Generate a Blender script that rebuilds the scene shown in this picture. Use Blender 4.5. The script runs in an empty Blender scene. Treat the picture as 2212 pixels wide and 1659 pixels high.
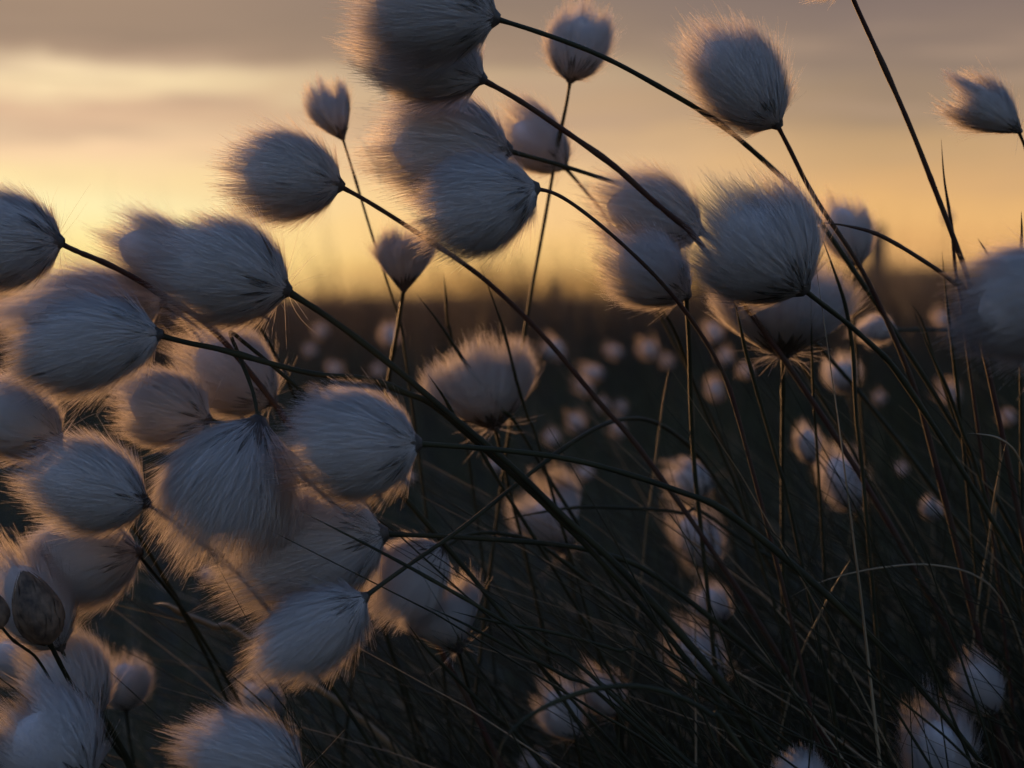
import bpy, math, random
import numpy as np
from mathutils import Vector, Matrix

R = math.radians
rng = np.random.default_rng(7)
scene = bpy.context.scene
COL = scene.collection

# ------------------------------------------------------------------ camera
PW, PH = 2212.0, 1659.0                 # size of the photograph as measured
HFOV = 30.0
F = (PW / 2) / math.tan(R(HFOV / 2))
HORIZON = 640.0
PITCH = math.atan((PH / 2 - HORIZON) / F)
CAM = np.array([0.0, 0.0, 0.50])
FWD = np.array([0.0, math.cos(PITCH), -math.sin(PITCH)])
UP = np.array([0.0, math.sin(PITCH), math.cos(PITCH)])
RIGHT = np.array([1.0, 0.0, 0.0])
FOCUS = 0.69

cam_d = bpy.data.cameras.new('camera')
cam = bpy.data.objects.new('camera', cam_d)
COL.objects.link(cam)
cam.location = CAM
cam.rotation_euler = (math.pi / 2 - PITCH, 0, 0)
cam_d.sensor_width = 36.0
cam_d.lens = 18.0 / math.tan(R(HFOV / 2))
cam_d.clip_start = 0.02
cam_d.clip_end = 5000
cam_d.dof.use_dof = True
cam_d.dof.focus_distance = FOCUS
cam_d.dof.aperture_fstop = (cam_d.lens / 1000) / 0.0066
scene.camera = cam


def at(u, v, d):
    """point seen at (u, v) of the photograph, d metres in front of the camera"""
    return CAM + FWD * d + RIGHT * ((u - PW / 2) / F * d) - UP * ((v - PH / 2) / F * d)


def srgb(r, g, b):
    def f(c):
        c /= 255.0
        return c / 12.92 if c <= 0.04045 else ((c + 0.055) / 1.055) ** 2.4
    return (f(r), f(g), f(b), 1.0)


# ------------------------------------------------------------------ world
EXPOSURE = 2.35
SUN_AZ, SUN_EL = -13.5, 1.6
w = bpy.data.worlds.new('World')
scene.world = w
w.use_nodes = True
nt = w.node_tree
for n in list(nt.nodes):
    nt.nodes.remove(n)


class NT:
    def __init__(self, tree):
        self.t = tree

    def n(self, kind, **kw):
        nd = self.t.nodes.new(kind)
        for k, v in kw.items():
            setattr(nd, k, v)
        return nd

    def link(self, a, b):
        self.t.links.new(a, b)

    def math(self, op, a, b=None, c=None, clamp=False):
        nd = self.n('ShaderNodeMath', operation=op, use_clamp=clamp)
        for i, x in enumerate((a, b, c)):
            if x is None:
                continue
            if isinstance(x, (int, float)):
                nd.inputs[i].default_value = x
            else:
                self.link(x, nd.inputs[i])
        return nd.outputs[0]

    def ramp(self, fac, stops, interp='LINEAR'):
        nd = self.n('ShaderNodeValToRGB')
        cr = nd.color_ramp
        cr.interpolation = interp
        while len(cr.elements) > 1:
            cr.elements.remove(cr.elements[0])
        for i, (p, c) in enumerate(sorted(stops)):
            e = cr.elements[0] if i == 0 else cr.elements.new(p)
            e.position = p
            e.color = c if len(c) == 4 else (*c, 1)
        self.link(fac, nd.inputs[0])
        return nd.outputs[0]

    def mix(self, fac, a, b):
        nd = self.n('ShaderNodeMix', data_type='RGBA')
        for idx, x in ((0, fac), (6, a), (7, b)):
            if isinstance(x, (int, float)):
                nd.inputs[idx].default_value = x
            elif isinstance(x, tuple):
                nd.inputs[idx].default_value = x
            else:
                self.link(x, nd.inputs[idx])
        return nd.outputs[2]

    def smooth(self, x, lo, hi):
        nd = self.n('ShaderNodeMapRange', interpolation_type='SMOOTHSTEP')
        self.link(x, nd.inputs[0])
        nd.inputs[1].default_value = lo
        nd.inputs[2].default_value = hi
        return nd.outputs[0]


W = NT(nt)
tc = W.n('ShaderNodeTexCoord')
sep = W.n('ShaderNodeSeparateXYZ')
W.link(tc.outputs['Generated'], sep.inputs[0])
el = W.math('MULTIPLY', W.math('ARCSINE', sep.outputs[2]), 180 / math.pi)
az = W.math('MULTIPLY', W.math('ARCTAN2', sep.outputs[0], sep.outputs[1]), 180 / math.pi)
# cloud streaks: noise stretched along the horizon shifts the height at which a layer is met
cv = W.n('ShaderNodeCombineXYZ')
W.link(W.math('MULTIPLY', az, 0.075), cv.inputs[0])
W.link(W.math('ADD', W.math('MULTIPLY', el, 0.42), W.math('MULTIPLY', az, -0.020)), cv.inputs[1])
nz = W.n('ShaderNodeTexNoise')
nz.inputs['Scale'].default_value = 1.6
nz.inputs['Detail'].default_value = 5
nz.inputs['Roughness'].default_value = 0.56
W.link(cv.outputs[0], nz.inputs['Vector'])
nzf = W.math('SUBTRACT', nz.outputs[0], 0.5)
el2 = W.math('ADD', el, W.math('MULTIPLY', nzf, 2.7))
t = W.math('DIVIDE', el2, 20.0)


def E(v):
    return (HORIZON - v) / (F * math.pi / 180) / 20.0


left = [(0.0, srgb(246, 190, 116)), (E(560), srgb(255, 228, 150)), (E(450), srgb(254, 238, 180)),
        (E(380), srgb(252, 224, 166)), (E(320), srgb(248, 210, 167)), (E(285), srgb(232, 198, 160)), (E(245), srgb(222, 184, 150)),
        (E(205), srgb(252, 226, 178)), (E(175), srgb(240, 212, 172)), (E(140), srgb(172, 145, 122)), (E(95), srgb(158, 134, 114)),
        (E(0), srgb(166, 140, 118)), (0.65, srgb(112, 106, 106)), (1.0, srgb(72, 80, 98))]
mid = [(0.0, srgb(225, 165, 92)), (E(560), srgb(251, 202, 126)), (E(430), srgb(245, 202, 144)),
       (E(340), srgb(228, 189, 144)), (E(270), srgb(204, 169, 132)), (E(215), srgb(197, 164, 130)), (E(180), srgb(196, 168, 134)),
       (E(120), srgb(162, 137, 115)), (E(50), srgb(147, 126, 110)), (E(0), srgb(146, 125, 111)), (0.65, srgb(104, 100, 102)),
       (1.0, srgb(70, 80, 98))]
right = [(0.0, srgb(190, 140, 82)), (E(560), srgb(228, 172, 108)), (E(480), srgb(232, 181, 116)),
         (E(400), srgb(217, 171, 117)), (E(320), srgb(198, 161, 117)), (E(250), srgb(168, 141, 113)), (E(150), srgb(148, 127, 111)),
         (E(60), srgb(138, 119, 109)), (E(0), srgb(130, 113, 106)), (0.65, srgb(94, 94, 100)), (1.0, srgb(68, 78, 98))]
cl, cm, crr = W.ramp(t, left), W.ramp(t, mid), W.ramp(t, right)
front = W.mix(W.smooth(az, -13.5, -1.0), cl, cm)
front = W.mix(W.smooth(az, -1.0, 12.0), front, crr)
# thin broken streaks of mauve cloud across the brighter band
cv2 = W.n('ShaderNodeCombineXYZ')
W.link(W.math('MULTIPLY', az, 0.16), cv2.inputs[0])
W.link(W.math('ADD', W.math('MULTIPLY', el, 1.5), W.math('MULTIPLY', az, 0.05)), cv2.inputs[1])
n2 = W.n('ShaderNodeTexNoise')
n2.inputs['Scale'].default_value = 1.0
n2.inputs['Detail'].default_value = 4
W.link(cv2.outputs[0], n2.inputs['Vector'])
band = W.math('MULTIPLY', W.smooth(el, 2.6, 4.2), W.math('SUBTRACT', 1.0, W.smooth(el, 7.0, 8.6)))
front = W.mix(W.math('MULTIPLY', W.math('MULTIPLY', W.smooth(n2.outputs[0], 0.46, 0.72), band), 0.55), front, srgb(186, 156, 132))
sky = W.n('ShaderNodeTexSky', sky_type='NISHITA')
sky.sun_disc = False
sky.sun_elevation = R(SUN_EL)
sky.sun_rotation = R(SUN_AZ)
sky.air_density = 1.0
sky.dust_density = 1.0
sky.ozone_density = 2.4
bg_sky = W.n('ShaderNodeBackground')
tint = W.n('ShaderNodeMix', data_type='RGBA', blend_type='MULTIPLY')
tint.inputs[0].default_value = 1.0
W.link(sky.outputs[0], tint.inputs[6])
tint.inputs[7].default_value = (1.07, 0.94, 1.07, 1)
W.link(tint.outputs[2], bg_sky.inputs[0])
bg_sky.inputs[1].default_value = 0.15
bg_front = W.n('ShaderNodeBackground')
W.link(front, bg_front.inputs[0])
bg_front.inputs[1].default_value = 1.03 * 2 ** -EXPOSURE
m_az = W.math('SUBTRACT', 1.0, W.smooth(W.math('ABSOLUTE', az), 24.0, 60.0))
m_el = W.math('SUBTRACT', 1.0, W.smooth(el, 11.0, 30.0))
mask = W.math('MULTIPLY', m_az, m_el)
mx = W.n('ShaderNodeMixShader')
W.link(mask, mx.inputs[0])
W.link(bg_sky.outputs[0], mx.inputs[1])
W.link(bg_front.outputs[0], mx.inputs[2])
wo = W.n('ShaderNodeOutputWorld')
W.link(mx.outputs[0], wo.inputs[0])

sd = bpy.data.lights.new('sun', 'SUN')
sd.energy = 1.8
sd.angle = R(0.6)
sd.color = (1.0, 0.50, 0.19)
sun = bpy.data.objects.new('sun', sd)
COL.objects.link(sun)
sdir = Vector((math.sin(R(SUN_AZ)) * math.cos(R(SUN_EL)), math.cos(R(SUN_AZ)) * math.cos(R(SUN_EL)), math.sin(R(SUN_EL))))
sun.rotation_euler = sdir.to_track_quat('Z', 'Y').to_euler()
sun.location = (-3, 12, 3)

# ------------------------------------------------------------------ materials


def mat(name):
    m = bpy.data.materials.new(name)
    m.use_nodes = True
    for n in list(m.node_tree.nodes):
        m.node_tree.nodes.remove(n)
    N = NT(m.node_tree)
    out = N.n('ShaderNodeOutputMaterial')
    return m, N, out


def fluff_mat(name, c, trans, soft=False):
    m, N, out = mat(name)
    uv = N.n('ShaderNodeUVMap')
    mp = N.n('ShaderNodeMapping')
    mp.inputs['Scale'].default_value = (70, 3.0, 1)
    N.link(uv.outputs[0], mp.inputs[0])
    nz = N.n('ShaderNodeTexNoise')
    nz.inputs['Scale'].default_value = 1.0
    nz.inputs['Detail'].default_value = 3
    N.link(mp.outputs[0], nz.inputs['Vector'])
    col = N.ramp(nz.outputs[0], [(0.25, tuple(x * 0.93 for x in c)), (0.7, c)])
    d = N.n('ShaderNodeBsdfDiffuse')
    tr = N.n('ShaderNodeBsdfTranslucent')
    N.link(col, d.inputs[0])
    N.link(col, tr.inputs[0])
    bp = N.n('ShaderNodeBump')
    bp.inputs['Strength'].default_value = 0.35
    bp.inputs['Distance'].default_value = 0.001
    N.link(nz.outputs[0], bp.inputs['Height'])
    if soft:      # the hairs shade like the soft mass they belong to
        at_ = N.n('ShaderNodeAttribute', attribute_name='lie')
        vt = N.n('ShaderNodeVectorTransform', vector_type='NORMAL', convert_from='OBJECT', convert_to='WORLD')
        N.link(at_.outputs['Vector'], vt.inputs[0])
        N.link(vt.outputs[0], d.inputs['Normal'])
        N.link(vt.outputs[0], tr.inputs['Normal'])
    else:
        N.link(bp.outputs[0], d.inputs['Normal'])
    s = N.n('ShaderNodeMixShader')
    s.inputs[0].default_value = trans
    N.link(d.outputs[0], s.inputs[1])
    N.link(tr.outputs[0], s.inputs[2])
    N.link(s.outputs[0], out.inputs[0])
    return m


M_CORE = fluff_mat('cotton_body', (0.78, 0.73, 0.74), 0.16)
M_FAR_CORE = fluff_mat('loose_cotton_shaded', (0.62, 0.54, 0.52), 0.40)  # looser cotton for field tufts; the shade they stand in darkens its colour
M_HAIR = fluff_mat('cotton_hair', (0.84, 0.79, 0.78), 0.42, True)
M_FAR_HAIR = fluff_mat('loose_cotton_hair_shaded', (0.66, 0.58, 0.55), 0.45, True)  # same for their hairs: shade painted in as a duller colour


def plant_mat(name, c1, c2, rough=0.5, trans=0.0, scale=60.0, spec=0.4):
    m, N, out = mat(name)
    tcn = N.n('ShaderNodeTexCoord')
    nz = N.n('ShaderNodeTexNoise')
    nz.inputs['Scale'].default_value = scale
    nz.inputs['Detail'].default_value = 3
    N.link(tcn.outputs['Object'], nz.inputs['Vector'])
    col = N.ramp(nz.outputs[0], [(0.35, c1), (0.65, c2)])
    p = N.n('ShaderNodeBsdfPrincipled')
    N.link(col, p.inputs['Base Color'])
    p.inputs['Roughness'].default_value = rough
    p.inputs['Specular IOR Level'].default_value = spec
    if trans:
        tr = N.n('ShaderNodeBsdfTranslucent')
        N.link(col, tr.inputs[0])
        s = N.n('ShaderNodeMixShader')
        s.inputs[0].default_value = trans
        N.link(p.outputs[0], s.inputs[1])
        N.link(tr.outputs[0], s.inputs[2])
        N.link(s.outputs[0], out.inputs[0])
    else:
        N.link(p.outputs[0], out.inputs[0])
    return m


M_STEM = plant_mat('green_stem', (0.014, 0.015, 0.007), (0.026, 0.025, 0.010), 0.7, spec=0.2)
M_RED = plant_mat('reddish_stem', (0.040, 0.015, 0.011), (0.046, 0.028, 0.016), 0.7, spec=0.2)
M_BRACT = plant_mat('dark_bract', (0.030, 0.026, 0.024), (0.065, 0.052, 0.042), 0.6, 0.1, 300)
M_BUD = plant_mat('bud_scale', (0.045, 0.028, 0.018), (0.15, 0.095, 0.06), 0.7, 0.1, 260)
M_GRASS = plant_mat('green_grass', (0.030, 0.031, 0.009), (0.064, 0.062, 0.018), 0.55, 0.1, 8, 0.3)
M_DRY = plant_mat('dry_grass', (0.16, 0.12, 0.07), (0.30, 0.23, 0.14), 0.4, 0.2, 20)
M_FAR = plant_mat('moor_grass', (0.010, 0.0095, 0.007), (0.022, 0.019, 0.012), 0.7, 0.0, 0.7)  # very dark: self-shadowing of the dense grass is put into the colour
M_STRAW = plant_mat('tall_straw', (0.028, 0.019, 0.010), (0.054, 0.037, 0.019), 0.6, 0.3, 2.0)
M_SOIL = plant_mat('peat_soil', (0.020, 0.018, 0.012), (0.045, 0.042, 0.025), 0.9, 0, 3.0, 0.1)
M_WOOD = plant_mat('weathered_wood', (0.05, 0.04, 0.03), (0.11, 0.09, 0.07), 0.8, 0, 30)

# ------------------------------------------------------------------ mesh helpers


def relax(S, it):
    for _ in range(it):
        S[2:-1] = 0.5 * S[2:-1] + 0.25 * (S[1:-2] + S[3:])
    return S


def make_mesh(name, V, Q, mats, mi=None, uv=None, smooth=None, vec=None):
    """V: n x 3, Q: list of face arrays (m x 4 or m x 3)"""
    me = bpy.data.meshes.new(name)
    V = np.asarray(V, dtype=np.float32)
    loops, starts, tot = [], [], 0
    for q in Q:
        q = np.asarray(q, dtype=np.int32)
        k = q.shape[1]
        loops.append(q.ravel())
        starts.append(tot + np.arange(len(q), dtype=np.int32) * k)
        tot += q.size
    loops = np.concatenate(loops)
    starts = np.concatenate(starts)
    me.vertices.add(len(V))
    me.vertices.foreach_set('co', V.ravel())
    me.loops.add(len(loops))
    me.loops.foreach_set('vertex_index', loops)
    me.polygons.add(len(starts))
    me.polygons.foreach_set('loop_start', starts)
    for m in mats:
        me.materials.append(m)
    if mi is not None:
        me.polygons.foreach_set('material_index', np.asarray(mi, dtype=np.int32))
    if uv is not None:
        l = me.uv_layers.new(name='UVMap')
        l.data.foreach_set('uv', np.asarray(uv, dtype=np.float32)[loops].ravel())
    if vec is not None:
        at_ = me.attributes.new('lie', 'FLOAT_VECTOR', 'POINT')
        at_.data.foreach_set('vector', np.asarray(vec, dtype=np.float32).ravel())
    if smooth is not None:
        me.polygons.foreach_set('use_smooth', np.broadcast_to(np.asarray(smooth, dtype=bool), (len(starts),)).copy())
    me.update(calc_edges=True)
    me.validate()
    return me


def obj(name, me, parent=None, loc=None):
    o = bpy.data.objects.new(name, me)
    COL.objects.link(o)
    if parent is not None:
        o.parent = parent
    if loc is not None:
        o.location = loc
    return o


def tag(o, label=None, cat=None, group=None, kind=None):
    for k, v in (('label', label), ('category', cat), ('group', group), ('kind', kind)):
        if v:
            o[k] = v
    return o


def ribbons(P, wd):
    """P: n x k x 3 centre lines, wd: n x k widths -> V, Q"""
    n, k, _ = P.shape
    T = np.gradient(P, axis=1)
    r = rng.normal(size=(n, 1, 3))
    S = np.cross(T, np.broadcast_to(r, T.shape))
    S /= np.linalg.norm(S, axis=2, keepdims=True) + 1e-12
    V = np.stack([P - S * wd[..., None] / 2, P + S * wd[..., None] / 2], axis=2).reshape(-1, 3)
    i = (np.arange(n)[:, None] * k + np.arange(k - 1)[None]) * 2
    Q = np.stack([i, i + 1, i + 3, i + 2], axis=-1).reshape(-1, 4)
    return V, Q


def tubes(P, rad, sides=3):
    n, k, _ = P.shape
    T = np.gradient(P, axis=1)
    T /= np.linalg.norm(T, axis=2, keepdims=True) + 1e-12
    ref = np.zeros((n, 1, 3))
    ref[..., 1] = 1.0
    ref = ref + 0.05
    A = np.cross(T, np.broadcast_to(ref, T.shape))
    A /= np.linalg.norm(A, axis=2, keepdims=True) + 1e-12
    B = np.cross(T, A)
    ang = np.arange(sides) * 2 * math.pi / sides
    V = (P[:, :, None] + rad[..., None, None] * (A[:, :, None] * np.cos(ang)[:, None] + B[:, :, None] * np.sin(ang)[:, None])).reshape(-1, 3)
    base = (np.arange(n)[:, None, None] * k + np.arange(k - 1)[None, :, None]) * sides
    j = np.arange(sides)[None, None]
    j2 = (j + 1) % sides
    Q = np.stack([base + j, base + j2, base + sides + j2, base + sides + j], axis=-1).reshape(-1, 4)
    return V, Q


def spline(pts, per=7):
    p = np.asarray(pts, dtype=float)
    p = np.vstack([2 * p[0] - p[1], p, 2 * p[-1] - p[-2]])
    out = []
    tt = np.linspace(0, 1, per, endpoint=False)[:, None]
    for i in range(1, len(p) - 2):
        a, b, c, d = p[i - 1], p[i], p[i + 1], p[i + 2]
        out.append(0.5 * (2 * b + (c - a) * tt + (2 * a - 5 * b + 4 * c - d) * tt ** 2 + (3 * b - a - 3 * c + d) * tt ** 3))
    return np.vstack(out + [p[-2][None]])


# ------------------------------------------------------------------ cotton heads


def frame(a):
    a = a / np.linalg.norm(a)
    h = np.array([0.13, 0.91, 0.4])
    b = np.cross(a, h)
    b /= np.linalg.norm(b)
    return a, b, np.cross(a, b)


def head_mesh(base, tip, width, n=4200, p=3.6, k=0.98, bend=(0, 0, 0), stray=0.05, rag=1.0, scrag=0, hw=0.000075, core=0.65,
              origin=(0, 0, 0), seg=4, flare=0.0, far=False):
    """One cotton tuft: a soft body and the hairs that flow from its base along it."""
    ax = tip - base
    L = np.linalg.norm(ax)
    a, b, c = frame(ax)
    bend = np.asarray(bend, dtype=float)
    g045 = 1 - (1 - 0.5) ** p
    xx_ = np.linspace(0.02, 0.98, 60)
    mx_ = np.max((0.07 + 0.93 * (1 - (1 - xx_) ** p)) * np.minimum(1, np.sqrt(1 - xx_ ** 2) / k))
    Rm = width / 2 / mx_ * 0.97
    if n > 500:
        n = int(n * 4.0)
    # low waves round the tuft: uneven outline, tufted ends
    wv = [(m, rng.uniform(0, 6.28), rng.normal() / m ** 0.7) for m in (1, 2, 3, 5)]
    we = [(m, rng.uniform(0, 6.28), rng.normal() / m ** 0.4, rng.uniform(2, 7)) for m in (1, 2, 3, 5)]

    def wob(phi):
        return sum(A * np.cos(m * phi + f) for m, f, A in wv) * 0.045

    def wend(phi, r):
        return sum(A * np.cos(m * phi + f + q * r) for m, f, A, q in we) * 0.045 * rag

    def pos(r, phi, s):
        g = 0.07 + 0.93 * (1 - np.clip(1 - s, 0, 2) ** p)
        g = g + flare * s * s
        rr = Rm * g * r * (1 + wob(phi))
        return (base + a * (L * s)[..., None] + b * (rr * np.cos(phi))[..., None] + c * (rr * np.sin(phi))[..., None]
                + bend * (L * s * s)[..., None])

    def send(r, phi):
        return np.sqrt(np.clip(1 - (k * np.clip(r, 0, 1.05)) ** 2, 0.02, 1)) + wend(phi, r)

    V, Q, MI, UV, LIE = [], [], [], [], []

    def lie(P, jit=None):
        rel = P - base
        al = rel @ a
        rad = rel - al[..., None] * a
        nn = rad / (width / 2) ** 2 + a * ((al - 0.5 * L) / (L / 2) ** 2)[..., None]
        nn = nn / (np.linalg.norm(nn, axis=-1, keepdims=True) + 1e-9)
        if jit is not None:
            nn = nn + jit
        return nn / (np.linalg.norm(nn, axis=-1, keepdims=True) + 1e-9)

    # body
    nx, na = 26, 44
    xs = (np.linspace(0, 1, nx) ** 1.1) * 0.80
    ph = np.arange(na) * 2 * math.pi / na
    XX, PP = np.meshgrid(xs, ph, indexing='ij')
    rmax = np.minimum(1, np.sqrt(np.clip(1 - (XX / 0.84) ** 2, 0, 1)) / k)
    rmax = rmax * (1 + 0.5 * wend(PP, rmax) * XX)
    endcap = np.sqrt(np.clip(1 - np.clip((XX - 0.66) / 0.141, 0, 1) ** 2, 0, 1))
    BV = pos(rmax * core * np.maximum(endcap, 0.02), PP, XX)
    V.append(BV.reshape(-1, 3))
    LIE.append(lie(BV.reshape(-1, 3)))
    i = np.arange(nx - 1)[:, None] * na
    j = np.arange(na)[None]
    q = np.stack([i + j, i + (j + 1) % na, i + na + (j + 1) % na, i + na + j], axis=-1).reshape(-1, 4)
    Q.append(q)
    MI.append(np.zeros(len(q)))
    UV.append(np.stack([PP / (2 * math.pi), XX], axis=-1).reshape(-1, 2))
    off = nx * na

    def add(P, wd, phi, s):
        nonlocal off
        v, q = ribbons(P, wd)
        V.append(v)
        jj = rng.normal(0, 0.07, (P.shape[0], 1, 3))
        LIE.append(np.repeat(lie(P, jj).reshape(-1, 3), 2, axis=0))
        Q.append(q + off)
        MI.append(np.ones(len(q)))
        u = np.stack([np.broadcast_to((phi / 6.2832)[..., None], s.shape), s], axis=-1)
        UV.append(np.repeat(u.reshape(-1, 2), 2, axis=0))
        off += len(v)

    # hairs along the outside and out of the end, gathered into locks whose tips draw together
    ncl = max(24, n // 48)
    cphi = rng.uniform(0, 2 * math.pi, ncl)
    cr = np.where(rng.random(ncl) < 0.46, rng.uniform(0.66, 1.04, ncl), np.sqrt(rng.random(ncl)))
    cj = rng.normal(0.0, 0.052 * rag, ncl)
    ci = rng.integers(0, ncl, n)
    spread = 0.20
    phi = cphi[ci] + rng.normal(0, spread, n) / np.maximum(cr[ci], 0.3)
    r = np.clip(cr[ci] + rng.normal(0, 0.10, n), 0, 1.06)
    dphi = cphi[ci] - phi
    e = send(r, phi) * rng.uniform(0.80, 1.02, n) + cj[ci] + rng.exponential(0.024, n)
    e = np.clip(e, 0.12, 1.3)
    s0 = np.clip(e - rng.uniform(0.25, 0.6, n), 0.0, None) * rng.random(n) ** 0.35
    ss = s0[:, None] + (e - s0)[:, None] * np.linspace(0, 1, seg)[None]
    tt = np.linspace(0, 1, seg)[None] ** 2
    ph2 = phi[:, None] + dphi[:, None] * 0.42 * tt
    rr2 = r[:, None] + (cr[ci] - r)[:, None] * 0.4 * tt
    P = pos(rr2, ph2, ss)
    # outward lift of the tips, a few strays with much more
    st = (rng.random(n) < stray)[:, None]
    lift = np.where(st, rng.uniform(0.05, 0.20, (n, 1)), (rng.normal(0.030, 0.034, ncl)[ci] + rng.normal(0.0, 0.012, n))[:, None]) * r[:, None]
    out = b * np.cos(phi)[:, None, None] + c * np.sin(phi)[:, None, None]
    jit = rng.normal(0, 0.028 * L, (ncl, 3))[ci] + rng.normal(0, 0.010 * L, (n, 3))
    P = P + out * (L * lift * tt)[..., None] + jit[:, None] * tt[..., None]
    # wind pulls tips along
    wd = hw * np.linspace(1.15, 0.45, seg)[None] * rng.uniform(0.7, 1.3, (n, 1))
    add(P, wd, phi, ss)
    if scrag:
        m = scrag
        phi = rng.uniform(0, 2 * math.pi, m)
        ll = L * rng.uniform(0.18, 0.5, m)
        tt = np.linspace(0, 1, 6)
        out = b * np.cos(phi)[:, None] + c * np.sin(phi)[:, None]
        back = rng.uniform(-0.55, 0.35, m)
        dr = out + a * back[:, None]
        dr /= np.linalg.norm(dr, axis=1, keepdims=True)
        curl = rng.normal(0, 0.3, (m, 3)) + a * rng.uniform(-0.3, 0.3, (m, 1))
        P = base + a * (L * rng.uniform(0.0, 0.08, m))[:, None, None] + dr[:, None] * (ll[:, None] * tt)[..., None] + curl[:, None] * (ll[:, None] * tt ** 2)[..., None] * 0.6
        add(P, hw * 1.3 * np.linspace(1.2, 0.5, 6)[None] * np.ones((m, 1)), phi, np.broadcast_to(tt[None], (m, 6)))
    V = np.vstack(V) - np.asarray(origin)
    sm = np.concatenate(MI) == 0
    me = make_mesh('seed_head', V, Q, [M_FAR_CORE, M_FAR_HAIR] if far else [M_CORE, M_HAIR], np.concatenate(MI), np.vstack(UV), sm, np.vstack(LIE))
    # dark bracts hugging the base
    nb = 96
    phi = rng.uniform(0, 6.28) + np.arange(nb) * 2.399
    ll = 0.05 + 0.24 * rng.random(nb) ** 2.0
    tt = np.linspace(0, 1, 6)
    ss = -0.025 + (ll[:, None] + 0.025) * tt[None]
    rr = 1.0 + 0.06 * tt[None] + np.where(rng.random((nb, 1)) < 0.15, 0.25, 0) * tt[None] ** 2
    C = pos(np.broadcast_to(rr, ss.shape) * (1 - 0.12 * (tt[None] < 0.1)), np.broadcast_to(phi[:, None], ss.shape), np.clip(ss, 0, 1))
    C = C + a * (np.minimum(ss, 0) * L)[..., None]
    side = -b * np.sin(phi)[:, None] + c * np.cos(phi)[:, None]
    wdt = np.array([0.4, 0.85, 1.0, 0.8, 0.45, 0.03])[None] * (0.024 * width * rng.uniform(0.7, 1.5, (nb, 1)))
    out = b * np.cos(phi)[:, None] + c * np.sin(phi)[:, None]
    lv = C - side[:, None] * wdt[..., None]
    rv = C + side[:, None] * wdt[..., None]
    md = C + out[:, None] * wdt[..., None] * 0.35
    BV = np.stack([lv, md, rv], axis=2).reshape(-1, 3)
    i = (np.arange(nb)[:, None] * 6 + np.arange(5)[None]) * 3
    q = np.concatenate([np.stack([i, i + 1, i + 4, i + 3], -1).reshape(-1, 4), np.stack([i + 1, i + 2, i + 5, i + 4], -1).reshape(-1, 4)])
    bm = make_mesh('bracts', BV - np.asarray(origin), [q], [M_BRACT], smooth=True)
    return me, bm


def bud_mesh(base, tip, width, origin):
    """closed bud: overlapping dark scales round a spindle"""
    ax = tip - base
    L = np.linalg.norm(ax)
    a, b, c = frame(ax)
    prof = lambda s: width / 2 * (np.sin(math.pi * np.clip(s, 0, 1) ** 0.72) ** 0.75) * 0.97 + width * 0.04
    nx, na = 18, 28
    xs = np.linspace(0, 1, nx)
    XX, PP = np.meshgrid(xs, np.arange(na) * 2 * math.pi / na, indexing='ij')
    rr = prof(XX) * 0.95 * (1 - 0.9 * (XX > 0.99))
    V = [(base + a * (L * XX)[..., None] + b * (rr * np.cos(PP))[..., None] + c * (rr * np.sin(PP))[..., None]).reshape(-1, 3)]
    i = np.arange(nx - 1)[:, None] * na
    j = np.arange(na)[None]
    Q = [np.stack([i + j, i + (j + 1) % na, i + na + (j + 1) % na, i + na + j], axis=-1).reshape(-1, 4)]
    off = nx * na
    nb = 52
    phi = np.arange(nb) * 2.399
    st = np.sort(rng.uniform(0.0, 0.62, nb))
    tt = np.linspace(0, 1, 7)
    ss = st[:, None] + rng.uniform(0.28, 0.42, (nb, 1)) * tt[None]
    rr = prof(ss) * (1.0 + (0.04 + 0.10 * rng.random((nb, 1))) * tt[None]) + width * .02
    out = b * np.cos(phi)[:, None] + c * np.sin(phi)[:, None]
    side = -b * np.sin(phi)[:, None] + c * np.cos(phi)[:, None]
    C = base + a * (L * ss)[..., None] + out[:, None] * rr[..., None]
    wdt = np.array([0.5, 0.9, 1.0, 0.8, 0.5, 0.25, 0.03])[None] * width * 0.12 * rng.uniform(.8, 1.2, (nb, 1)) * np.ones((nb, 1))
    BV = np.stack([C - side[:, None] * wdt[..., None] - out[:, None] * wdt[..., None] * .3, C + out[:, None] * wdt[..., None] * 0.12,
                   C + side[:, None] * wdt[..., None] - out[:, None] * wdt[..., None] * .3], axis=2).reshape(-1, 3)
    V.append(BV)
    i = (np.arange(nb)[:, None] * 7 + np.arange(6)[None]) * 3 + off
    Q.append(np.concatenate([np.stack([i, i + 1, i + 4, i + 3], -1).reshape(-1, 4), np.stack([i + 1, i + 2, i + 5, i + 4], -1).reshape(-1, 4)]))
    return make_mesh('seed_head', np.vstack(V) - origin, Q, [M_BUD], smooth=True)


def stem_line(pts, d0, d1, root=None):
    n = len(pts)
    P = [at(u, v, d0 + (d1 - d0) * i / max(1, n - 1)) for i, (u, v) in enumerate(pts)]
    last = P[-1]
    if root is None:
        dv = P[-1] - P[-2]
        sl = np.clip(dv[0] / min(dv[2], -1e-3), -1.2, 1.2) if dv[2] < -1e-4 else -0.6
        root = np.array([last[0] - sl * last[2] * 0.55, last[1] + 0.03, 0.0])
        dirn = dv / np.linalg.norm(dv)
        mid = last + dirn * 0.35 * last[2]
        mid = 0.55 * mid + 0.45 * (last * 0.6 + root * 0.4)
        mid[2] = np.clip(mid[2], 0.3 * last[2], 0.8 * last[2])
    else:
        root = np.array([*root, 0.0])
        mid = last * 0.55 + root * 0.45
    return np.vstack([P, mid, root]), root


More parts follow.
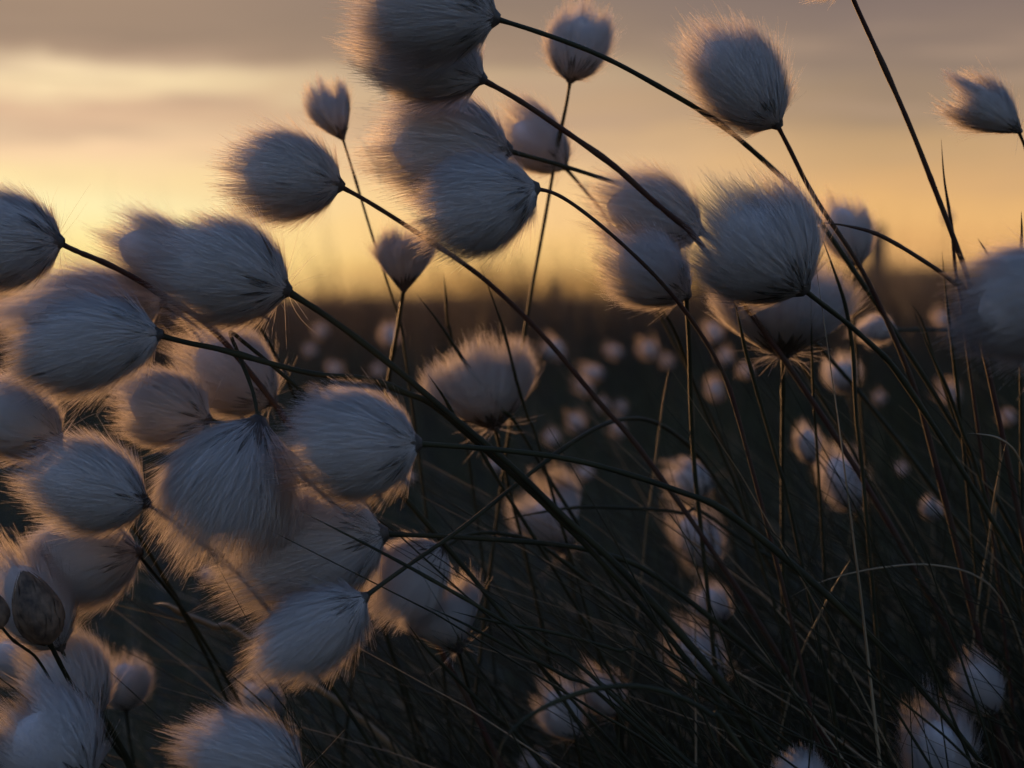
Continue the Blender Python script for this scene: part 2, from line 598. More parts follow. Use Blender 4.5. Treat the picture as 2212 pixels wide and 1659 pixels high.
def stem_mesh(P3, px, d, origin, thick_top=True, mt=None, sm=10):
    S = relax(spline(P3), sm)
    k = len(S)
    r = px * 0.88 / 2 / F * d
    rad = np.full(k, r) * np.linspace(1.0, 1.3, k) * (1 + rng.normal(0, 0.035, k))
    for c0 in rng.uniform(0.15, 0.9, 2):           # leaf sheaths thicken the stem here and there
        rad *= 1 + rng.uniform(.1, .45) * np.exp(-((np.linspace(0, 1, k) - c0) / .03) ** 2)
    if thick_top:
        rad[:3] *= np.array([1.7, 1.25, 1.1])
    else:
        rad[:4] *= np.array([0.15, 0.5, 0.75, 0.9])
    v, q = tubes((S - origin)[None], rad[None], 8)
    return make_mesh('stem', v, [q], [mt or M_STEM], smooth=True)


GN = 'cotton grass in the foreground tussock'


def cotton(label, base, tip, width, d, stem=None, px=9, bud=False, red=False, dd=0.0, d1=None, root=None, group=GN, sm=10, **kw):
    """stem: list of (u, v) below the base.  width in photograph pixels."""
    pb, pt = at(*base, d), at(*(tip), d + dd)
    pt = pb + (pt - pb) * 1.05
    width = width * 1.05
    if stem is None:
        stem = [(base[0] + 22, base[1] + 90), (base[0] + 70, base[1] + 260)]
    axis = (pt - pb) / np.linalg.norm(pt - pb)
    P3, root = stem_line([base] + stem, d, d1 or d + 0.05, root)
    P3[0] = pb + axis * 0.0012
    e = bpy.data.objects.new('cotton_grass', None)
    e.empty_display_size = 0.02
    COL.objects.link(e)
    e.location = root
    tag(e, label, 'cotton grass', group, 'thing')
    obj('stem', stem_mesh(P3, px, d, root, mt=M_RED if red else M_STEM, sm=sm), e)
    wm = width / F * d
    if bud:
        obj('seed_head', bud_mesh(pb, pt, wm, root), e)
    else:
        hm, bm = head_mesh(pb, pt, wm, origin=root, **kw)
        h = obj('seed_head', hm, e)
        obj('bracts', bm, h)
    return e


FAN = dict(p=1.7, k=0.70)

# ---- the large heads, top to bottom
cotton('large grey tuft cut by the top edge, overlapping a second tuft just below it', (1072, 40), (762, -18), 235, .665,
       [(1160, 68), (1300, 120), (1420, 185), (1540, 255), (1625, 325), (1700, 395), (1800, 520)], 12, red=False, bend=(0, 0, -.05), d1=.76, n=4600)
cotton('large grey tuft tucked under the tuft at the top edge, its thick stem arching right', (1044, 172), (766, 76), 176, .70,
       [(1120, 215), (1230, 290), (1330, 360), (1400, 425), (1470, 485), (1560, 590)], 13, red=True, bend=(0, 0, -.03), n=4400)
cotton('upright oval tuft on a straight thin stem, crossed by an arching stem', (1231, 176), (1263, 8), 128, .79,
       [(1222, 235), (1205, 310), (1190, 400), (1165, 540), (1125, 770)], 8, p=4.2, k=.95, stray=.10, n=3000)
cotton('pointed egg shaped tuft alone against the sky between two long bare stems', (1681, 271), (1494, 62), 182, .715,
       [(1710, 330), (1760, 430), (1850, 560), (1910, 680), (1965, 810), (2010, 960)], 11, red=True, p=3.4, k=1.0, stray=.03, n=4000, rag=.7)
cotton('ragged tuft cut by the right edge high against the sky', (2204, 284), (2076, 196), 112, .74, [(2222, 340), (2250, 480)], 8, p=1.9, k=.7, rag=2.4, stray=.16, n=2200, scrag=30)
cotton('smallest wispy half open tuft against the sky on a hair thin stem', (741, 300), (692, 196), 98, .79,
       [(760, 362), (795, 480), (830, 590), (862, 690), (880, 800)], 6, p=2.0, k=.66, rag=2.2, stray=.14, n=1300, core=.6)
cotton('dark ragged ended tuft beside the smallest wispy tuft, in the bright sky', (738, 402), (484, 352), 186, .715,
       [(800, 438), (920, 515), (1010, 575), (1080, 632), (1190, 742), (1310, 890), (1420, 1020)], 11, red=True, bend=(0, 0, -.05), rag=1.5, stray=.06, n=4400)
cotton('big grey tuft directly above and behind the smooth blue tuft in the middle', (1100, 325), (800, 312), 232, .74,
       [(1240, 365), (1420, 430), (1520, 500)], 10, bend=(0, 0, -.04), n=4600)
cotton('half hidden tuft whose dark base meets the straight thin stem', (1222, 362), (1088, 252), 124, .82, [(1280, 432), (1350, 540)], 8, scrag=40, n=2600)
cotton('smooth blue grey tuft in the middle on a dark red curved stem', (1160, 405), (898, 484), 206, .68,
       [(1212, 422), (1320, 505), (1420, 600), (1490, 685), (1560, 800), (1610, 960)], 9, red=True, p=3.2, rag=.6, n=4600)
cotton('small upright fan shaped tuft low against the glowing horizon', (872, 628), (876, 500), 128, .80, [(862, 690), (848, 770), (836, 850)], 9, n=2400, stray=.1, **FAN)
cotton('dark tuft cut by the left edge against the sunset, highest of those there', (132, 523), (-130, 517), 214, .70,
       [(170, 545), (240, 573), (340, 630), (440, 700), (560, 830)], 13, red=True, scrag=24, n=3600)
cotton('broad dark shaggy tuft in front of the glow, below the dark ragged ended tuft', (622, 628), (338, 538), 226, .69,
       [(720, 692), (860, 800), (1000, 920), (1110, 1010), (1240, 1140), (1400, 1290)], 15, bend=(0, 0, -.04), scrag=26, stray=.07, n=5200)
cotton('tuft peeping out behind the left end of the broad shaggy tuft', (440, 594), (222, 508), 152, .75, [(540, 680), (620, 820)], 9, n=2600)
cotton('leaf shaped grey tuft near the left edge with a long golden lower fringe', (346, 722), (34, 762), 178, .67,
       [(410, 742), (480, 755), (600, 790), (700, 812), (800, 818), (900, 862), (1000, 930)], 13, bend=(0, 0, -.10), stray=.12, n=5000)
cotton('pale backlit tuft glowing behind the leaf shaped tuft at the left', (352, 652), (-10, 690), 165, .79, [(400, 700), (470, 820)], 8, stray=.16, n=3400)
cotton('tuft hanging behind the bent stems under the broad shaggy tuft', (592, 868), (395, 735), 178, .79, [(640, 960), (720, 1100)], 8, scrag=24, n=3000)
cotton('pale tuft cut by the left edge, level with the bent double stem', (130, 948), (-70, 868), 160, .72, [(180, 1000), (290, 1140)], 9, scrag=70, n=3400)
cotton('rounded tuft with a speckled dark base, left of the bent double stem', (452, 906), (246, 852), 160, .745, [(520, 930), (640, 1010)], 9, scrag=26, n=3600)
cotton('smooth pale blue tuft in the left pile, above a brown fringed tuft', (318, 1086), (52, 1014), 190, .68, [(390, 1130), (520, 1240)], 10, n=4400)
cotton('drooping bell shaped tuft hanging from a sharply bent stem', (560, 905), (452, 1196), 278, .685,
       [(548, 852), (520, 775), (497, 718), (530, 742), (600, 800), (690, 880), (820, 1010)], 9, p=3.2, k=.92, n=5600, sm=1, bend=(-.08, 0, 0))
cotton('big smooth round tuft at the centre left with a long level stem', (905, 958), (614, 972), 236, .66,
       [(1000, 965), (1200, 985), (1350, 1022), (1500, 1075), (1640, 1160)], 13, n=5000, rag=.7)
cotton('very large tuft with an orange lower fringe under the bell shaped tuft', (831, 1152), (478, 1218), 250, .715,
       [(980, 1160), (1200, 1175), (1330, 1205), (1480, 1290)], 12, bend=(0, 0, -.05), n=5600)
cotton('brown tuft with a glowing orange fringe under the pale blue tuft', (302, 1192), (54, 1236), 185, .735, [(350, 1260), (470, 1430)], 9, scrag=24, bend=(0, 0, -.05), n=4200)
cotton('blue grey tuft pointing down left, below the very large orange fringed tuft', (790, 1288), (556, 1450), 160, .66,
       [(880, 1222), (1000, 1140), (1110, 1050), (1235, 955), (1320, 910), (1400, 905), (1480, 955), (1570, 1070)], 11, d1=.86, n=4000, p=3.0)
cotton('blurry pinkish tuft crossed by two dark stems right of the very large tuft', (958, 1182), (808, 1322), 168, .745, [(1020, 1150), (1120, 1160), (1240, 1230)], 9, n=3000)
cotton('blue tuft with bright spiky right edge lying low behind thin stems', (992, 1408), (930, 1268), 172, .76, [(1010, 1480), (1060, 1640)], 9, scrag=40, n=3200, **FAN)
cotton('pinkish open fan shaped tuft at the centre with scraggly base hairs', (1070, 925), (1030, 756), 236, .80, [(1085, 985), (1110, 1100), (1160, 1300)], 9, scrag=110, n=4000, rag=1.0, p=2.3, k=.78)
cotton('grey tuft behind the red stem, left of the tall ragged topped tuft', (1515, 500), (1272, 428), 172, .765, [(1580, 560), (1680, 700)], 9, n=3000)
cotton('dark based tuft nodding over an upright stem under the crossing stems', (1487, 640), (1312, 520), 160, .735,
       [(1489, 740), (1492, 860), (1500, 1020), (1526, 1250)], 10, n=3000, p=3.0)
cotton('tall ragged topped blue tuft right of centre with a black base', (1738, 628), (1548, 436), 250, .68,
       [(1780, 660), (1822, 692), (1900, 762), (1990, 880)], 12, rag=1.8, n=5200, stray=.07)
cotton('upright scraggly tuft directly below the ragged topped blue tuft', (1692, 770), (1686, 566), 296, .775, [(1692, 860), (1690, 1000), (1692, 1300)], 10, scrag=130, n=4600, p=2.7, k=.82)
cotton('small oval tuft behind the straight stem, right of the ragged topped tuft', (1856, 574), (1796, 424), 104, .86, [(1840, 620), (1850, 760)], 7, n=2000, stray=.08, p=3)
cotton('large close blurry tuft cut by the right edge at the horizon', (2340, 640), (2070, 660), 240, .60, [(2400, 760), (2440, 900)], 12, bend=(0, 0, -.1), n=4200, stray=.08)
cotton('little lying tuft with a bright lower fringe beside the scraggly upright tuft', (1936, 712), (1842, 708), 58, .92, [(2000, 712), (2070, 716), (2160, 780)], 8, n=1200, bend=(0, 0, -.1), stray=.12)

# ---- lower left corner
cotton('brown closed scaly bud on a thick stem in the lower left', (108, 1392), (52, 1240), 90, .67, [(128, 1430), (160, 1488), (212, 1540), (260, 1610)], 12, bud=True)
cotton('small brown closed bud at the left edge beside the larger bud', (4, 1358), (-38, 1276), 58, .65, [(30, 1386), (62, 1408), (120, 1490)], 7, bud=True)
cotton('wispy brown tuft behind the larger closed bud', (132, 1400), (6, 1188), 158, .72, [(170, 1480), (250, 1600)], 8, n=3000, stray=.12)
cotton('pale tuft behind the stem of the larger closed bud', (214, 1552), (66, 1392), 190, .74, [(250, 1620), (330, 1720)], 9, n=3600)
cotton('small round blue white tuft with a warm rim, standing alone in the dark grass', (272, 1536), (268, 1414), 112, .87, [(280, 1600), (300, 1720)], 7, n=2200, p=2.8)
cotton('hazy brown tuft in the bottom left corner', (196, 1690), (14, 1532), 225, .655, [(240, 1760), (330, 1900)], 10, n=4200, stray=.1)
cotton('round blue tuft cut by the bottom edge, left of centre', (655, 1672), (388, 1604), 190, .66, [(720, 1720), (860, 1880)], 10, n=4200, scrag=20)
cotton('faint pale tuft at the left edge behind the small bud', (96, 1458), (-30, 1384), 108, .83, [(130, 1540), (200, 1680)], 7, n=2000)
cotton('tiny blue tuft striped by grass blades under the down pointing tuft', (604, 1548), (520, 1462), 84, .93, [(640, 1620), (700, 1740)], 6, n=1300)

# ---- lower right, half hidden among the stems
G2 = 'half hidden cotton grass among the lower stems'
cotton('pinkish tuft behind dark stems, below the centre fan shaped tuft', (1226, 1196), (1160, 1060), 150, .97, [(1240, 1280), (1280, 1460)], 8, group=G2, n=2600, scrag=60, rag=1.6, **FAN)
cotton('white tuft with a dark base spot, right end of the level stem', (1542, 1046), (1440, 1030), 84, 1.02, [(1570, 1120), (1610, 1300)], 7, group=G2, n=1400, rag=2.0, scrag=24)
cotton('orange lit tuft under the white tuft with a dark base spot', (1540, 1232), (1470, 1094), 96, 1.04, [(1560, 1320), (1600, 1480)], 7, group=G2, n=1500, stray=.1, rag=2.0, scrag=24)
cotton('narrow leaf shaped pale tuft between two dark upright stems', (1752, 1004), (1740, 914), 50, 1.06, [(1770, 1080), (1790, 1250)], 6, group=G2, n=900, p=3)
cotton('blurry tuft right of the narrow leaf shaped tuft', (1850, 1104), (1788, 966), 92, 1.12, [(1870, 1180), (1900, 1340)], 7, group=G2, n=1500, rag=2.0, scrag=24)
cotton('white tuft with a round dark base, below the little lying tuft', (1834, 848), (1806, 772), 76, 1.15, [(1850, 920), (1880, 1100)], 7, group=G2, n=1300, rag=2.0, scrag=24)
cotton('tiny round tuft alone in the dark grass at the right', (2022, 1126), (2004, 1072), 46, 1.1, [(2040, 1200), (2060, 1340)], 6, group=G2, n=700)
cotton('orange lit tuft low at the bottom centre behind the stems', (1244, 1596), (1178, 1474), 92, .80, [(1260, 1680), (1280, 1800)], 7, group=G2, n=1400, rag=2.0, scrag=24)
cotton('dim blue tuft beside the orange lit tuft at the bottom centre', (1336, 1546), (1270, 1450), 80, .82, [(1350, 1640), (1370, 1760)], 7, group=G2, n=1200, rag=2.0, scrag=24)
cotton('bright blue tuft striped by stems at the bottom right', (2040, 1720), (2010, 1524), 140, .76, [(2050, 1800), (2060, 1900)], 8, group=G2, n=2400, rag=2.0, scrag=24)
cotton('dim blue tuft with a black base near the lower right edge', (2142, 1546), (2092, 1412), 92, .78, [(2160, 1640), (2180, 1780)], 7, group=G2, n=1500, p=3)
cotton('dark round tuft peeping in at the bottom edge, right of centre', (1732, 1740), (1728, 1620), 110, .70, [(1740, 1800), (1750, 1900)], 8, group=G2, n=2000)
cotton('dim tuft barely showing through the thick of the stems', (1562, 1345), (1512, 1258), 76, .90, [(1580, 1420), (1600, 1560)], 6, group=G2, n=900)
cotton('grey tuft striped by crossing stems below the barely showing tuft', (1548, 1486), (1466, 1350), 106, .86, [(1570, 1560), (1590, 1700)], 6, group=G2, n=1300, rag=2.0, scrag=24)
cotton('small pale tuft at the bottom edge left of the orange lit tuft', (1168, 1700), (1150, 1614), 62, .95, [(1180, 1760), (1190, 1880)], 6, group=G2, n=900)
cotton('tall thick stem leaving the top edge, its tuft almost out of view', (1836, -34), (1700, -92), 112, .70,
       [(1846, 6), (1880, 80), (1930, 190), (1975, 295), (2010, 385), (2045, 475), (2078, 565), (2110, 690)], 12, red=True, n=2200, stray=.12)

# ------------------------------------------------------------------ out of focus tufts in the field
protos = []
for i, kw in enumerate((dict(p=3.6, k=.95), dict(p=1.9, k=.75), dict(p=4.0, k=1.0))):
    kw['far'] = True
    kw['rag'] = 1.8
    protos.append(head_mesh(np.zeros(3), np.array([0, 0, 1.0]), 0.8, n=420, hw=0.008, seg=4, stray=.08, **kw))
G3 = 'out of focus cotton grass in the field behind'


def far_cotton(label, u, v, size, d, lean=-50, kind=0, aspect=1.0):
    """size: length of the tuft in photograph pixels, lean: degrees from upright towards the right"""
    Lm = size / F * d
    c = at(u, v, d)
    a = np.array([math.sin(R(lean)), rng.uniform(-.3, .3), math.cos(R(lean))])
    a /= np.linalg.norm(a)
    b = c - a * Lm / 2
    root = np.array([b[0] + 0.06 + rng.uniform(-.03, .03), b[1] + 0.02, 0.0])
    e = bpy.data.objects.new('cotton_grass', None)
    e.empty_display_size = 0.02
    COL.objects.link(e)
    e.location = root
    tag(e, label, 'cotton grass', G3, 'thing')
    mid = b * 0.55 + root * 0.45 + np.array([0.015, 0, 0])
    P3 = np.vstack([b, b - a * 0.03 + np.array([0, 0, -.02]), mid, root])
    obj('stem', stem_mesh(P3, 4.0, 1.0, root), e)
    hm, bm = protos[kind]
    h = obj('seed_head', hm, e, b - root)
    rot = Vector(a).to_track_quat('Z', 'Y').to_matrix().to_4x4() @ Matrix.Rotation(rng.uniform(0, 6.28), 4, 'Z')
    h.rotation_euler = rot.to_euler()
    h.scale = (Lm * aspect, Lm * aspect, Lm)
    obj('bracts', bm, h)
    return e


for a in [
    ('blurred pinkish tuft behind the thin stem under the small fan shaped tuft', 842, 722, 66, 1.9, -10, 0, .9),
    ('dim blurred tuft just right of the thickest stem below the horizon', 692, 716, 40, 3.0),
    ('faint blurred dot low left of the pair of blurred tufts by the thick stem', 670, 757, 34, 3.2),
    ('pink blurred tuft just above the big smooth round tuft', 722, 797, 42, 2.6, -20),
    ('faint violet blurred tuft against the thin stem above the round tuft', 816, 800, 34, 3.0),
    ('orange blurred speck by the bent stem, left of the round tuft', 676, 846, 32, 2.2),
    ('blurred blue grey tuft touching the top right of the centre fan shaped tuft', 1124, 756, 58, 1.9, -30, 1),
    ('wide blurred tuft with an orange right side behind the crossing stem', 1200, 756, 70, 1.8, -40, 1, 1.1),
    ('pale oval blurred tuft left of the pinkest round one', 1326, 760, 52, 2.5, -70, 0, .8),
    ('pinkest round blurred tuft in the middle field', 1402, 756, 58, 2.3, -40, 1, 1.0),
    ('faint small blurred tuft tucked right of the pinkest round one', 1440, 780, 36, 3.0),
    ('blue blurred tuft with an orange left end, lying flat', 1278, 806, 66, 2.0, -80, 0, .8),
    ('dim blue blurred tuft just below the flat lying one', 1262, 838, 54, 2.1, -40, 1),
    ('faint orange blurred pair right of the light straw blade tip, left one', 1300, 874, 36, 2.6),
    ('faint orange blurred tuft left of the light straw blade', 1340, 880, 34, 2.7),
    ('pink blurred tuft beside the light straw blade', 1336, 926, 52, 2.1, -20, 1),
    ('orange blurred tuft right of the scraggly base hairs', 1192, 944, 44, 2.1, -30),
    ('pale blurred tuft above the long level stem', 1242, 912, 56, 1.8, -30),
    ('faint blurred tuft under the long level stem', 1262, 1020, 46, 1.8),
    ('blurred white blue tuft left of the upright scraggly tuft', 1540, 716, 60, 1.9, -20, 0, .9),
    ('dim blurred tuft just below the white blue one', 1566, 770, 46, 2.1, -20),
    ('pale blurred tuft cut by two stems under the nodding tuft', 1546, 842, 64, 1.8, -20, 1),
    ('tiny blue blurred tuft poking over the horizon at the centre', 1336, 610, 36, 2.9, -80, 0, .7),
    ('blurred dark ball shaped tuft against the sky on a faint stem', 2046, 466, 34, 2.2, -5, 0, 1.1),
    ('blurred pale tuft with an orange left side near the right edge', 2040, 692, 62, 1.9, -50, 1),
    ('dim blurred tuft behind the steep stems near the right edge', 2050, 850, 66, 1.7, -40, 1),
    ('blurred orange tuft left in the dark, beside the very large tuft', 446, 1240, 46, 1.5, -30),
    ('faint blurred tuft under the big smooth round tuft', 884, 1030, 34, 1.9),
    ('faint blurred orange tuft under the centre fan shaped tuft', 1070, 1000, 44, 1.6, -20),
    ('blurred brown tuft beside the upright stem of the scraggly tuft', 1610, 800, 40, 2.3),
    ('small blurred pale tuft right of the white tuft with round base', 1900, 860, 36, 2.2),
    ('small blurred tuft in the dark above the tiny round tuft', 1946, 1012, 36, 1.8),
    ('faint blurred tuft at the right edge under the close blurry tuft', 2176, 900, 46, 1.8),
    ('dim blurred tuft between the level stem and the pinkish hidden tuft', 1120, 1150, 50, 1.5, -20),
]:
    far_cotton(*a)

# ------------------------------------------------------------------ single blades that can be told apart


def blade(label, pts, px, d, d1=None, dry=False, root=None, m=None, top=False):
    P3, root = stem_line(pts, d, d1 or d + .04, root)
    S = spline(P3)
    k = len(S)
    tp = np.clip(np.linspace(0.06, 3.4, k), 0, 1)
    if dry:
        px = px * 0.62
    rad = px / 2 / F * d * tp * (1 + rng.normal(0, .05, k))
    v, q = tubes((S - root)[None], rad[None], 6)
    o = obj('grass_blade', make_mesh('grass_blade', v, [q], [m or (M_DRY if dry else M_STEM)], smooth=True), None, root)
    return tag(o, label, 'grass blade', 'single grass blades in the foreground', 'thing')


blade('thin pointed blade rising beside the tall thick stem at the right', [(2033, 300), (2040, 390), (2056, 490), (2066, 600), (2090, 760)], 8, .73, m=M_RED)
blade('short upright blade tip at the right edge above the close blurry tuft', [(2206, 456), (2207, 500), (2205, 560), (2204, 700)], 8, .72)
blade('short slanting blade tip over the close blurry tuft', [(2112, 515), (2128, 540), (2150, 580), (2190, 680)], 7, .73)
blade('blunt arching blade crossing the small oval tuft towards the right', [(1770, 480), (1830, 488), (1900, 508), (1990, 560), (2062, 612), (2130, 690)], 10, .70, m=M_RED)
blade('blade crossing the upright scraggly tuft at its left side', [(1584, 632), (1598, 700), (1612, 762), (1640, 860), (1680, 1000), (1720, 1160)], 9, .72)
blade('dotted blade crossing the right side of the upright scraggly tuft', [(1770, 500), (1800, 580), (1826, 660), (1842, 760), (1850, 900), (1870, 1100)], 9, .72)
blade('straight dark blade below the base of the ragged topped tuft', [(1752, 640), (1754, 760), (1760, 900), (1770, 1050)], 7, .75)
blade('thin dark blade crossing the right side of the centre fan shaped tuft', [(1036, 568), (1066, 650), (1090, 720), (1118, 830), (1140, 900), (1180, 1020)], 7, .76)
blade('short dark blade beside the small fan shaped tuft over the horizon', [(958, 588), (962, 630), (968, 700), (985, 800)], 7, .80)
blade('slanting stem starting right of the small fan shaped tuft base', [(898, 632), (950, 700), (1010, 790), (1080, 880), (1160, 990)], 9, .76)
blade('dark pointed blade across the left of the centre fan shaped tuft', [(924, 808), (960, 860), (1000, 930), (1060, 1010)], 9, .72)
blade('light straw blade standing alone in the middle field', [(1446, 792), (1432, 870), (1418, 980), (1402, 1100), (1390, 1200)], 8, .80, dry=True)
blade('long thin blade slanting across the very large tuft', [(648, 1104), (740, 1150), (860, 1212), (960, 1268), (1060, 1326), (1180, 1400), (1320, 1500)], 9, .645)
blade('dark blade crossing the low blue tuft with the spiky edge', [(918, 1308), (1000, 1346), (1100, 1398), (1220, 1460), (1340, 1540)], 9, .70)
blade('short kinked blade joining above the low blue spiky tuft', [(976, 1320), (1030, 1334), (1080, 1345), (1200, 1368), (1330, 1404), (1440, 1450)], 8, .70)
blade('blurry looping blade at the bottom centre', [(1066, 1659), (1090, 1600), (1130, 1556), (1200, 1516), (1280, 1490), (1360, 1482), (1440, 1496), (1530, 1540), (1610, 1630)], 13, .57)
blade('thick slanting blade from the low blue tuft to the bottom centre', [(878, 1344), (920, 1400), (970, 1450), (1060, 1540), (1160, 1640)], 9, .72)
blade('brown withered blade with a pale curled tip in the lower left dark', [(332, 1304), (362, 1308), (400, 1328), (460, 1352), (560, 1400)], 15, .80, m=M_DRY)
blade('pale straw stalk at the far right, broken into bright dashes', [(2176, 946), (2160, 1010), (2146, 1090), (2134, 1180), (2110, 1330)], 8, .74, dry=True)
blade('pale straw stalk just left of the one at the far right', [(2150, 900), (2162, 960), (2150, 1120), (2136, 1290), (2120, 1400)], 6, .78, dry=True)
blade('bright straw stalk leaning right in the middle of the dark stems', [(1838, 1206), (1800, 1270), (1770, 1330), (1736, 1400), (1706, 1500)], 7, .74, dry=True)
blade('pale arched dry blade bridging the stems at the lower right', [(1706, 1290), (1760, 1262), (1830, 1240), (1920, 1224), (2010, 1220), (2100, 1240), (2160, 1290), (2205, 1390), (2235, 1520)], 6, .73, dry=True)
blade('short bright bent blade at the right under the close blurry tuft', [(2090, 936), (2120, 938), (2160, 948), (2196, 980), (2226, 1060), (2250, 1180)], 6, .72, dry=True)
blade('long dark stem slanting through the stems right of centre', [(1395, 592), (1420, 650), (1460, 720), (1500, 830), (1560, 980), (1620, 1140)], 9, .78)
blade('steep dark blade right of the upright scraggly tuft', [(1962, 648), (1990, 690), (2020, 780), (2060, 900), (2110, 1060)], 7, .76)
blade('dark leaning blade left of the dim blurred tuft at the right', [(1974, 674), (2010, 760), (2050, 850), (2082, 940), (2130, 1080)], 9, .74)
blade('long curved blade crossing the pinkish hidden tuft', [(1060, 1130), (1150, 1110), (1250, 1096), (1360, 1098), (1470, 1108), (1580, 1150)], 8, .78)
blade('dark stem leaning over the little lying tuft', [(2035, 545), (2044, 640), (2056, 740), (2070, 860), (2086, 1010)], 8, .75)

# ------------------------------------------------------------------ ground and grass


def terrain(x, y):
    sm = lambda t, a, b: (lambda q: q * q * (3 - 2 * q))(np.clip((t - a) / (b - a), 0, 1))
    azd = np.degrees(np.arctan2(x, np.maximum(y, 0.1)))
    z = sm(y, 14, 70) * (0.10 + 1.25 * sm(azd, 2.5, 11.5)) * (1 + 0.0 * x)
    z = z + sm(y, 5, 40) * (0.10 * np.sin(x * 0.9 + 1.3) * np.sin(y * 0.37) + 0.07 * np.sin(x * 2.3 + y * .2) + 0.05 * np.sin(x * 4.1 - y * .31 + 2))
    return z


g = np.concatenate([np.arange(-2, 12, 0.35), np.geomspace(12, 2500, 70)])
gx = np.concatenate([-np.geomspace(1200, 4, 50), np.arange(-3.8, 3.9, 0.35), np.geomspace(4, 1200, 50)])
gx = np.unique(gx)
XX, YY = np.meshgrid(gx, np.concatenate([-np.geomspace(300, 2.4, 12), g]), indexing='ij')
ZZ = terrain(XX, YY) + np.where((YY < 12) & (np.abs(XX) < 4), rng.normal(0, .012, XX.shape), 0) - 0.005
nx, ny = XX.shape
i = np.arange(nx - 1)[:, None] * ny
j = np.arange(ny - 1)[None]
q = np.stack([i + j, i + ny + j, i + ny + j + 1, i + j + 1], -1).reshape(-1, 4)
tag(obj('ground', make_mesh('ground', np.stack([XX, YY, ZZ], -1).reshape(-1, 3), [q], [M_SOIL], smooth=True)), kind='structure')


def grass(name, xy, h, lean, width, mats, mi, k=7, tube=True, z=None):
    n = len(xy)
    tt = np.linspace(0, 1, k)[None]
    z0 = np.zeros(n) if z is None else z
    base = np.stack([xy[:, 0], xy[:, 1], z0], -1)
    ln = np.linalg.norm(lean, axis=1)
    drop = 1 - 0.28 * np.clip(ln, 0, 1.6)[:, None] * tt
    P = np.empty((n, k, 3))
    P[..., 0] = base[:, 0:1] + lean[:, 0:1] * h[:, None] * tt ** 1.7
    P[..., 1] = base[:, 1:2] + lean[:, 1:2] * h[:, None] * tt ** 1.7
    P[..., 2] = base[:, 2:3] + h[:, None] * tt * drop
    taper = np.clip((1.02 - tt) * 2.2, 0.08, 1)
    wd = width[:, None] * taper
    if tube:
        v, q = tubes(P, wd / 2, 3)
        per = (k - 1) * 3
    else:
        v, q = ribbons(P, wd)
        per = k - 1
    me = make_mesh(name, v, [q], mats, np.repeat(mi, per), smooth=tube)
    return tag(obj(name, me), kind='stuff', cat='grass')


# the tussock the heads grow from: wiry leaves leaning left in the wind
n = 2500
xy = np.stack([rng.uniform(0.0, 0.62, n), rng.uniform(0.66, 1.25, n)], -1)
h = rng.uniform(0.28, 0.60, n) * (1 - 0.25 * rng.random(n)) * (0.80 + 0.35 * np.clip(xy[:, 0] / .4, 0, 1))
h = np.minimum(h, .54)
lean = np.stack([rng.normal(-0.46, 0.30, n), rng.normal(0, 0.10, n)], -1)
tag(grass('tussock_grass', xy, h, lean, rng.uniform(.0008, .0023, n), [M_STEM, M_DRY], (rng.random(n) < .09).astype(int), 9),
    'dense dark wiry tussock grass leaning left at the lower right')
# lower grass on the left and around the tussock
n = 1500
xy = np.stack([rng.uniform(-0.42, 0.42, n), rng.uniform(0.85, 1.6, n)], -1)
h = rng.uniform(0.16, 0.34, n)
lean = np.stack([rng.normal(-0.40, 0.35, n), rng.normal(0, 0.2, n)], -1)
tag(grass('low_grass', xy, h, lean, rng.uniform(.0008, .0016, n), [M_GRASS, M_DRY], (rng.random(n) < .06).astype(int), 8),
    'short dark grass under and behind the foreground tufts')
# the field behind
n = 17000
y = 1.5 + 10.5 * rng.random(n) ** 0.75
x = rng.uniform(-1, 1, n) * (0.32 * y + 0.25)
h = rng.uniform(0.24, 0.40, n) + 0.07 * (rng.random(n) < .5) * (y < 8)
lean = np.stack([rng.normal(-0.25, 0.3, n), rng.normal(0, 0.2, n)], -1)
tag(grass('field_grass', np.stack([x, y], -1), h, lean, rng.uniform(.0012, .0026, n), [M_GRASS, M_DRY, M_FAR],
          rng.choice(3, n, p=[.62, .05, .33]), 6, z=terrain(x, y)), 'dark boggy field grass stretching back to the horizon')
n = 26000
y = 12 * (60 / 12) ** (rng.random(n))
x = rng.uniform(-1, 1, n) * (0.32 * y + 0.5)
h = rng.uniform(0.24, 0.44, n) * (1 + 0.40 * np.sin(x * 2.1 + y * .9) * np.sin(y * 0.7 + x * .6 + 1)) + 0.18 * (rng.random(n) < .14)
lean = np.stack([rng.normal(-0.15, 0.2, n), rng.normal(0, 0.2, n)], -1)
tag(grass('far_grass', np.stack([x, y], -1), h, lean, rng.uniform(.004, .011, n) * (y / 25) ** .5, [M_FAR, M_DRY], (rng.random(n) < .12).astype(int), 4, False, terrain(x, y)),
    'far backlit moor grass along the horizon')

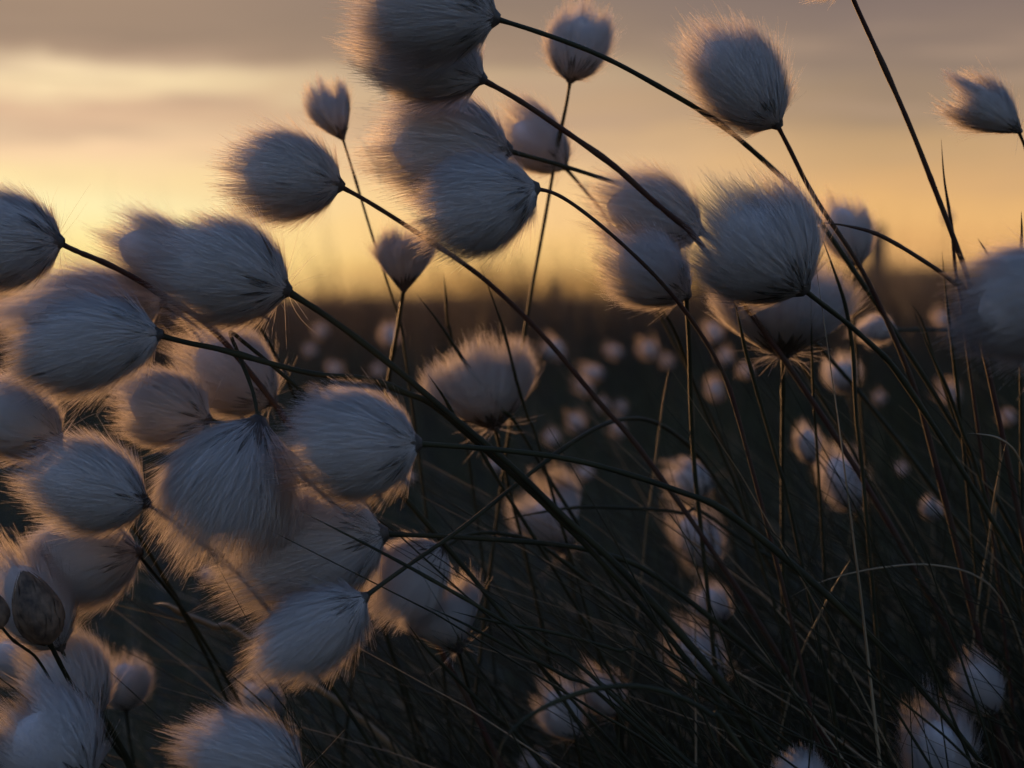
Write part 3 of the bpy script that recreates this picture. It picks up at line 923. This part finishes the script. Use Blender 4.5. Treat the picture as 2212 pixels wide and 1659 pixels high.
n = 13000
y = rng.uniform(4.5, 11, n)
cx = rng.uniform(-1, 0.75, 90)
cy = rng.uniform(4.5, 12, 90)
ch = rng.uniform(0.47, 0.84, 90)
ck = rng.integers(0, 90, n)
y = np.clip(cy[ck] + rng.normal(0, .25, n), 4.2, 13)
x = cx[ck] * (0.32 * cy[ck] + 0.3) + rng.normal(0, .16, n)
h = ch[ck] * rng.uniform(0.66, 1.08, n)
lean = np.stack([rng.normal(-0.12, 0.14, n), rng.normal(0, 0.15, n)], -1)
tag(grass('tall_straw_grass', np.stack([x, y], -1), h, lean, rng.uniform(.002, .0045, n), [M_STRAW], np.zeros(n, dtype=int), 5, False, terrain(x, y)),
    'tall thin straw grass glowing in front of the low sun')

# ------------------------------------------------------------------ fence posts on the horizon


def post(label, u, v, d, wpx):
    top = at(u, v, d)
    z0 = float(terrain(np.array([top[0]]), np.array([top[1]]))[0])
    r = wpx / 2 / F * d
    n = 10
    zs = [z0 - .1, z0 + .3, top[2] - .06, top[2] - .015, top[2]]
    rs = [r * 1.08, r * 1.02, r, r * .95, r * .6]
    V, Q = [], []
    for zz, rr in zip(zs, rs):
        for kk in range(n):
            aa = kk * 2 * math.pi / n
            V.append((math.cos(aa) * rr * (1 + rng.normal(0, .04)), math.sin(aa) * rr, zz - z0))
    for a in range(len(zs) - 1):
        for kk in range(n):
            Q.append((a * n + kk, a * n + (kk + 1) % n, (a + 1) * n + (kk + 1) % n, (a + 1) * n + kk))
    V.append((0, 0, zs[-1] - z0 + .004))
    T = [(4 * n + kk, 4 * n + (kk + 1) % n, 5 * n) for kk in range(n)]
    o = obj('fence_post', make_mesh('fence_post', V, [np.array(Q), np.array(T)], [M_WOOD], smooth=False), None, (top[0], top[1], z0))
    tag(o, label, 'fence post', 'fence posts on the horizon')


post('taller blurred wooden fence post on the horizon right of centre', 1896, 486, 12, 36)
post('lower blurred wooden fence post at the horizon near the centre', 1200, 606, 16, 26)

# ------------------------------------------------------------------ render settings
scene.view_settings.view_transform = 'Standard'
scene.view_settings.look = 'None'
scene.view_settings.exposure = EXPOSURE
scene.view_settings.gamma = 1.0
scene.view_settings.use_curve_mapping = False
scene.render.engine = 'CYCLES'
scene.cycles.use_denoising = True
scene.cycles.max_bounces = 8
scene.cycles.diffuse_bounces = 6
scene.cycles.transmission_bounces = 6
scene.cycles.transparent_max_bounces = 4
scene.cycles.sample_clamp_indirect = 4
